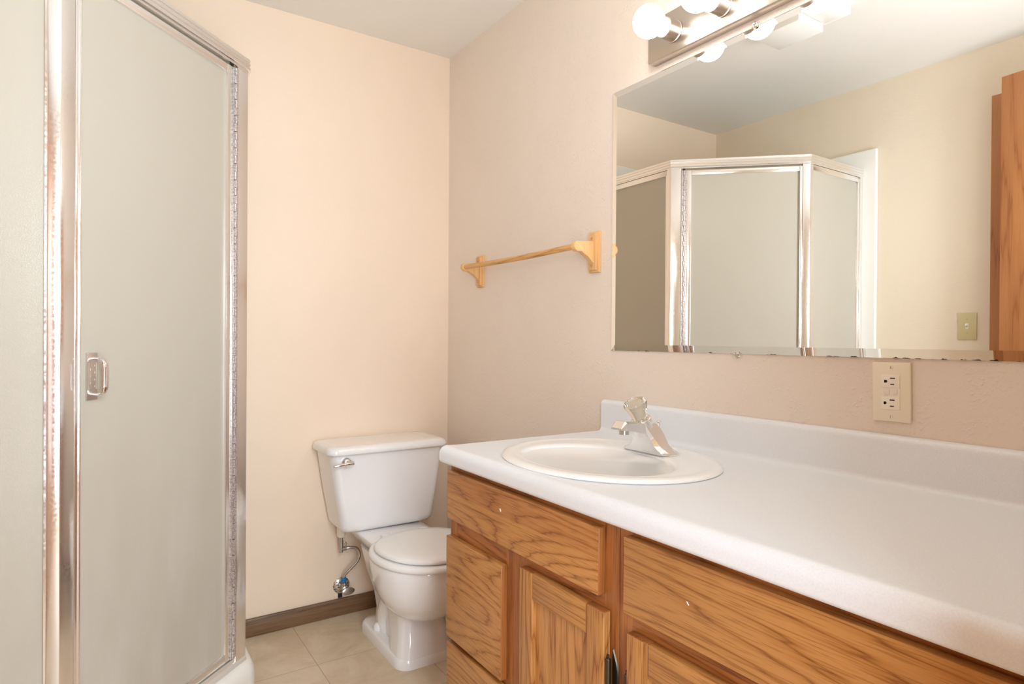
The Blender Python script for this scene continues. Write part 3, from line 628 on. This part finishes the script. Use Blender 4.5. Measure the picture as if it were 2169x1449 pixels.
# ------------------------------------------------------------------ towel bar
tb = thing('towel_bar', 'light wooden towel bar on two brackets left of the mirror', 'towel bar', (W, 1.81, 1.378))
for yc in (1.4655, 2.158):
    b = BM(); y0, y1 = yc-.0235, yc+.0235; z0, z1 = 1.314, 1.4405
    def br(k, x): return [(x, y0+k, z0+k), (x, y1-k, z0+k), (x, y1-k, z1-k), (x, y0+k, z1-k)]
    loft(b, [br(0, W-.0005), br(0, W-.008), br(.003, W-.010), br(.007, W-.011), br(.007, W-.018)])
    bk = ob('bracket', b, 'pine', tb, 25)
    b = BM(); X0 = W-.017
    prof = [(X0, 1.410), (W-.045, 1.4075), (W-.064, 1.406)]+arc(W-.078, 1.3895, .0160, 75, 290, 12)+[(W-.064, 1.374), (W-.055, 1.368), (W-.040, 1.360), (W-.028, 1.350), (W-.021, 1.343), (X0, 1.340)]
    prism(b, [(x, yc-.010, z) for x, z in prof], (0, 0, 0), (0, .020, 0), .0022, 2); ob('arm', b, 'pine', bk, 35)
    for zz in (z0+.020, z1-.022):
        b = BM(); lathe(b, [(.0042, 0), (.0038, .0018), (.001, .003)], (W-.0178, yc, zz), (-1, 0, 0), 14); ob('screw_plug', b, 'rod', bk)
b = BM(); n_ = 20
tube(b, [(W-.080, 1.470+(2.150-1.470)*i/n_, 1.3895-.004*math.sin(PI*i/n_)) for i in range(n_+1)], .0092, 20); ob('rod', b, 'rod', tb, 60)
b = None

# ------------------------------------------------------------------ outlet and switch
oy, oz = .597, 1.009
ol = thing('wall_outlet', 'ivory double power outlet between mirror and backsplash', 'outlet', (W, oy, oz-.057))
rot = Matrix.Translation((W, oy, oz)) @ Matrix.Rotation(math.radians(-1.0), 4, 'X') @ Matrix.Translation((-W, -oy, -oz))
def wb(bm, dy0, dy1, dz0, dz1, x0, x1, bev=0):     # dy: to the right in view = -y
    box(bm, W-x1, W-x0, oy-dy1, oy-dy0, oz+dz0, oz+dz1, bev, 2, rot)
b = BM(); wb(b, -.035, .035, -.0575, .0575, .0005, .0065, .0025); ob('cover_plate', b, 'ivory', ol, 30)
b = BM(); wb(b, -.0175, .0165, .008, .0335, .004, .0085, .0012); wb(b, -.0175, .0165, -.034, -.0085, .004, .0085, .0012); wb(b, -.0175, .0165, -.0085, .008, .004, .0074)
rc_ = ob('receptacle', b, 'ivory_lt', ol, 30)
for zc_, k in ((.0205, 0), (-.0215, -.001)):
    b = BM(); wb(b, -.0005+k, .0085+k, zc_+.0050, zc_+.0072, .008, .0087); ob('slot', b, 'dark', rc_)
    b = BM(); wb(b, .0+k, .007+k, zc_-.0068, zc_-.0046, .008, .0087); ob('slot', b, 'dark', rc_)
    b = BM(); lathe(b, [(.0027, 0), (.0027, .0006)], (W-.0081, oy+.0085-k, zc_+oz), (-1, 0, 0), 16); wb(b, -.0113+k, -.0085+k, zc_-.0027, zc_+.0027, .008, .0087); ob('ground_hole', b, 'dark', rc_)
for dy in (-.0125, .0015):
    b = BM(); wb(b, dy, dy+.0105, -.005, .0048, .007, .0092, .0008); ob('button', b, 'pinkw', rc_, 30)
for dz in (-.0478, .0478):
    b = BM(); lathe(b, [(.0036, 0), (.0036, .001), (.0025, .0016)], (W-.0064, oy, oz+dz), (-1, 0, 0), 16); sc = ob('screw', b, 'ivory_lt', ol, 30)
    b = BM(); box(b, W-.0084, W-.0079, oy-.0004, oy+.0004, oz+dz-.0028, oz+dz+.0028); ob('screw_slot', b, 'base', sc)
sy_, sz_ = 1.137, 1.174
sw = thing('light_switch', 'almond toggle light switch on the left wall, seen in the mirror', 'light switch', (LW, sy_, sz_-.057))
b = BM(); box(b, LW+.0005, LW+.0065, sy_-.035, sy_+.035, sz_-.0575, sz_+.0575, .0025); ob('cover_plate', b, 'almond', sw, 30)
b = BM(); box(b, LW+.006, LW+.008, sy_-.005, sy_+.005, sz_-.012, sz_+.012, .0006)
mt = Matrix.Translation((LW+.006, sy_, sz_)) @ Matrix.Rotation(math.radians(-28), 4, 'Y'); box(b, 0, .014, -.0035, .0035, -.005, .004, .001, mtx=mt); ob('toggle', b, 'white_pl', sw, 30)
for dz in (-.030, .030):
    b = BM(); lathe(b, [(.003, 0), (.003, .001)], (LW+.0065, sy_, sz_+dz), (1, 0, 0), 12); ob('screw', b, 'steel', sw)

# ------------------------------------------------------------------ ceiling exhaust fan
fn_ = thing('exhaust_fan', 'white boxy ceiling vent fan cover, seen in the mirror', 'exhaust fan', (.36, 1.37, H))
b = BM(); box(b, .262, .462, 1.222, 1.505, H-.036, H-.0005, .004); ob('housing', b, 'white_pl', fn_, 30)
b = BM(); box(b, .282, .442, 1.315, 1.498, H-.068, H-.036, .003); box(b, .290, .436, 1.232, 1.305, H-.044, H-.036, .002); ob('grille', b, 'white_pl', fn_, 30)
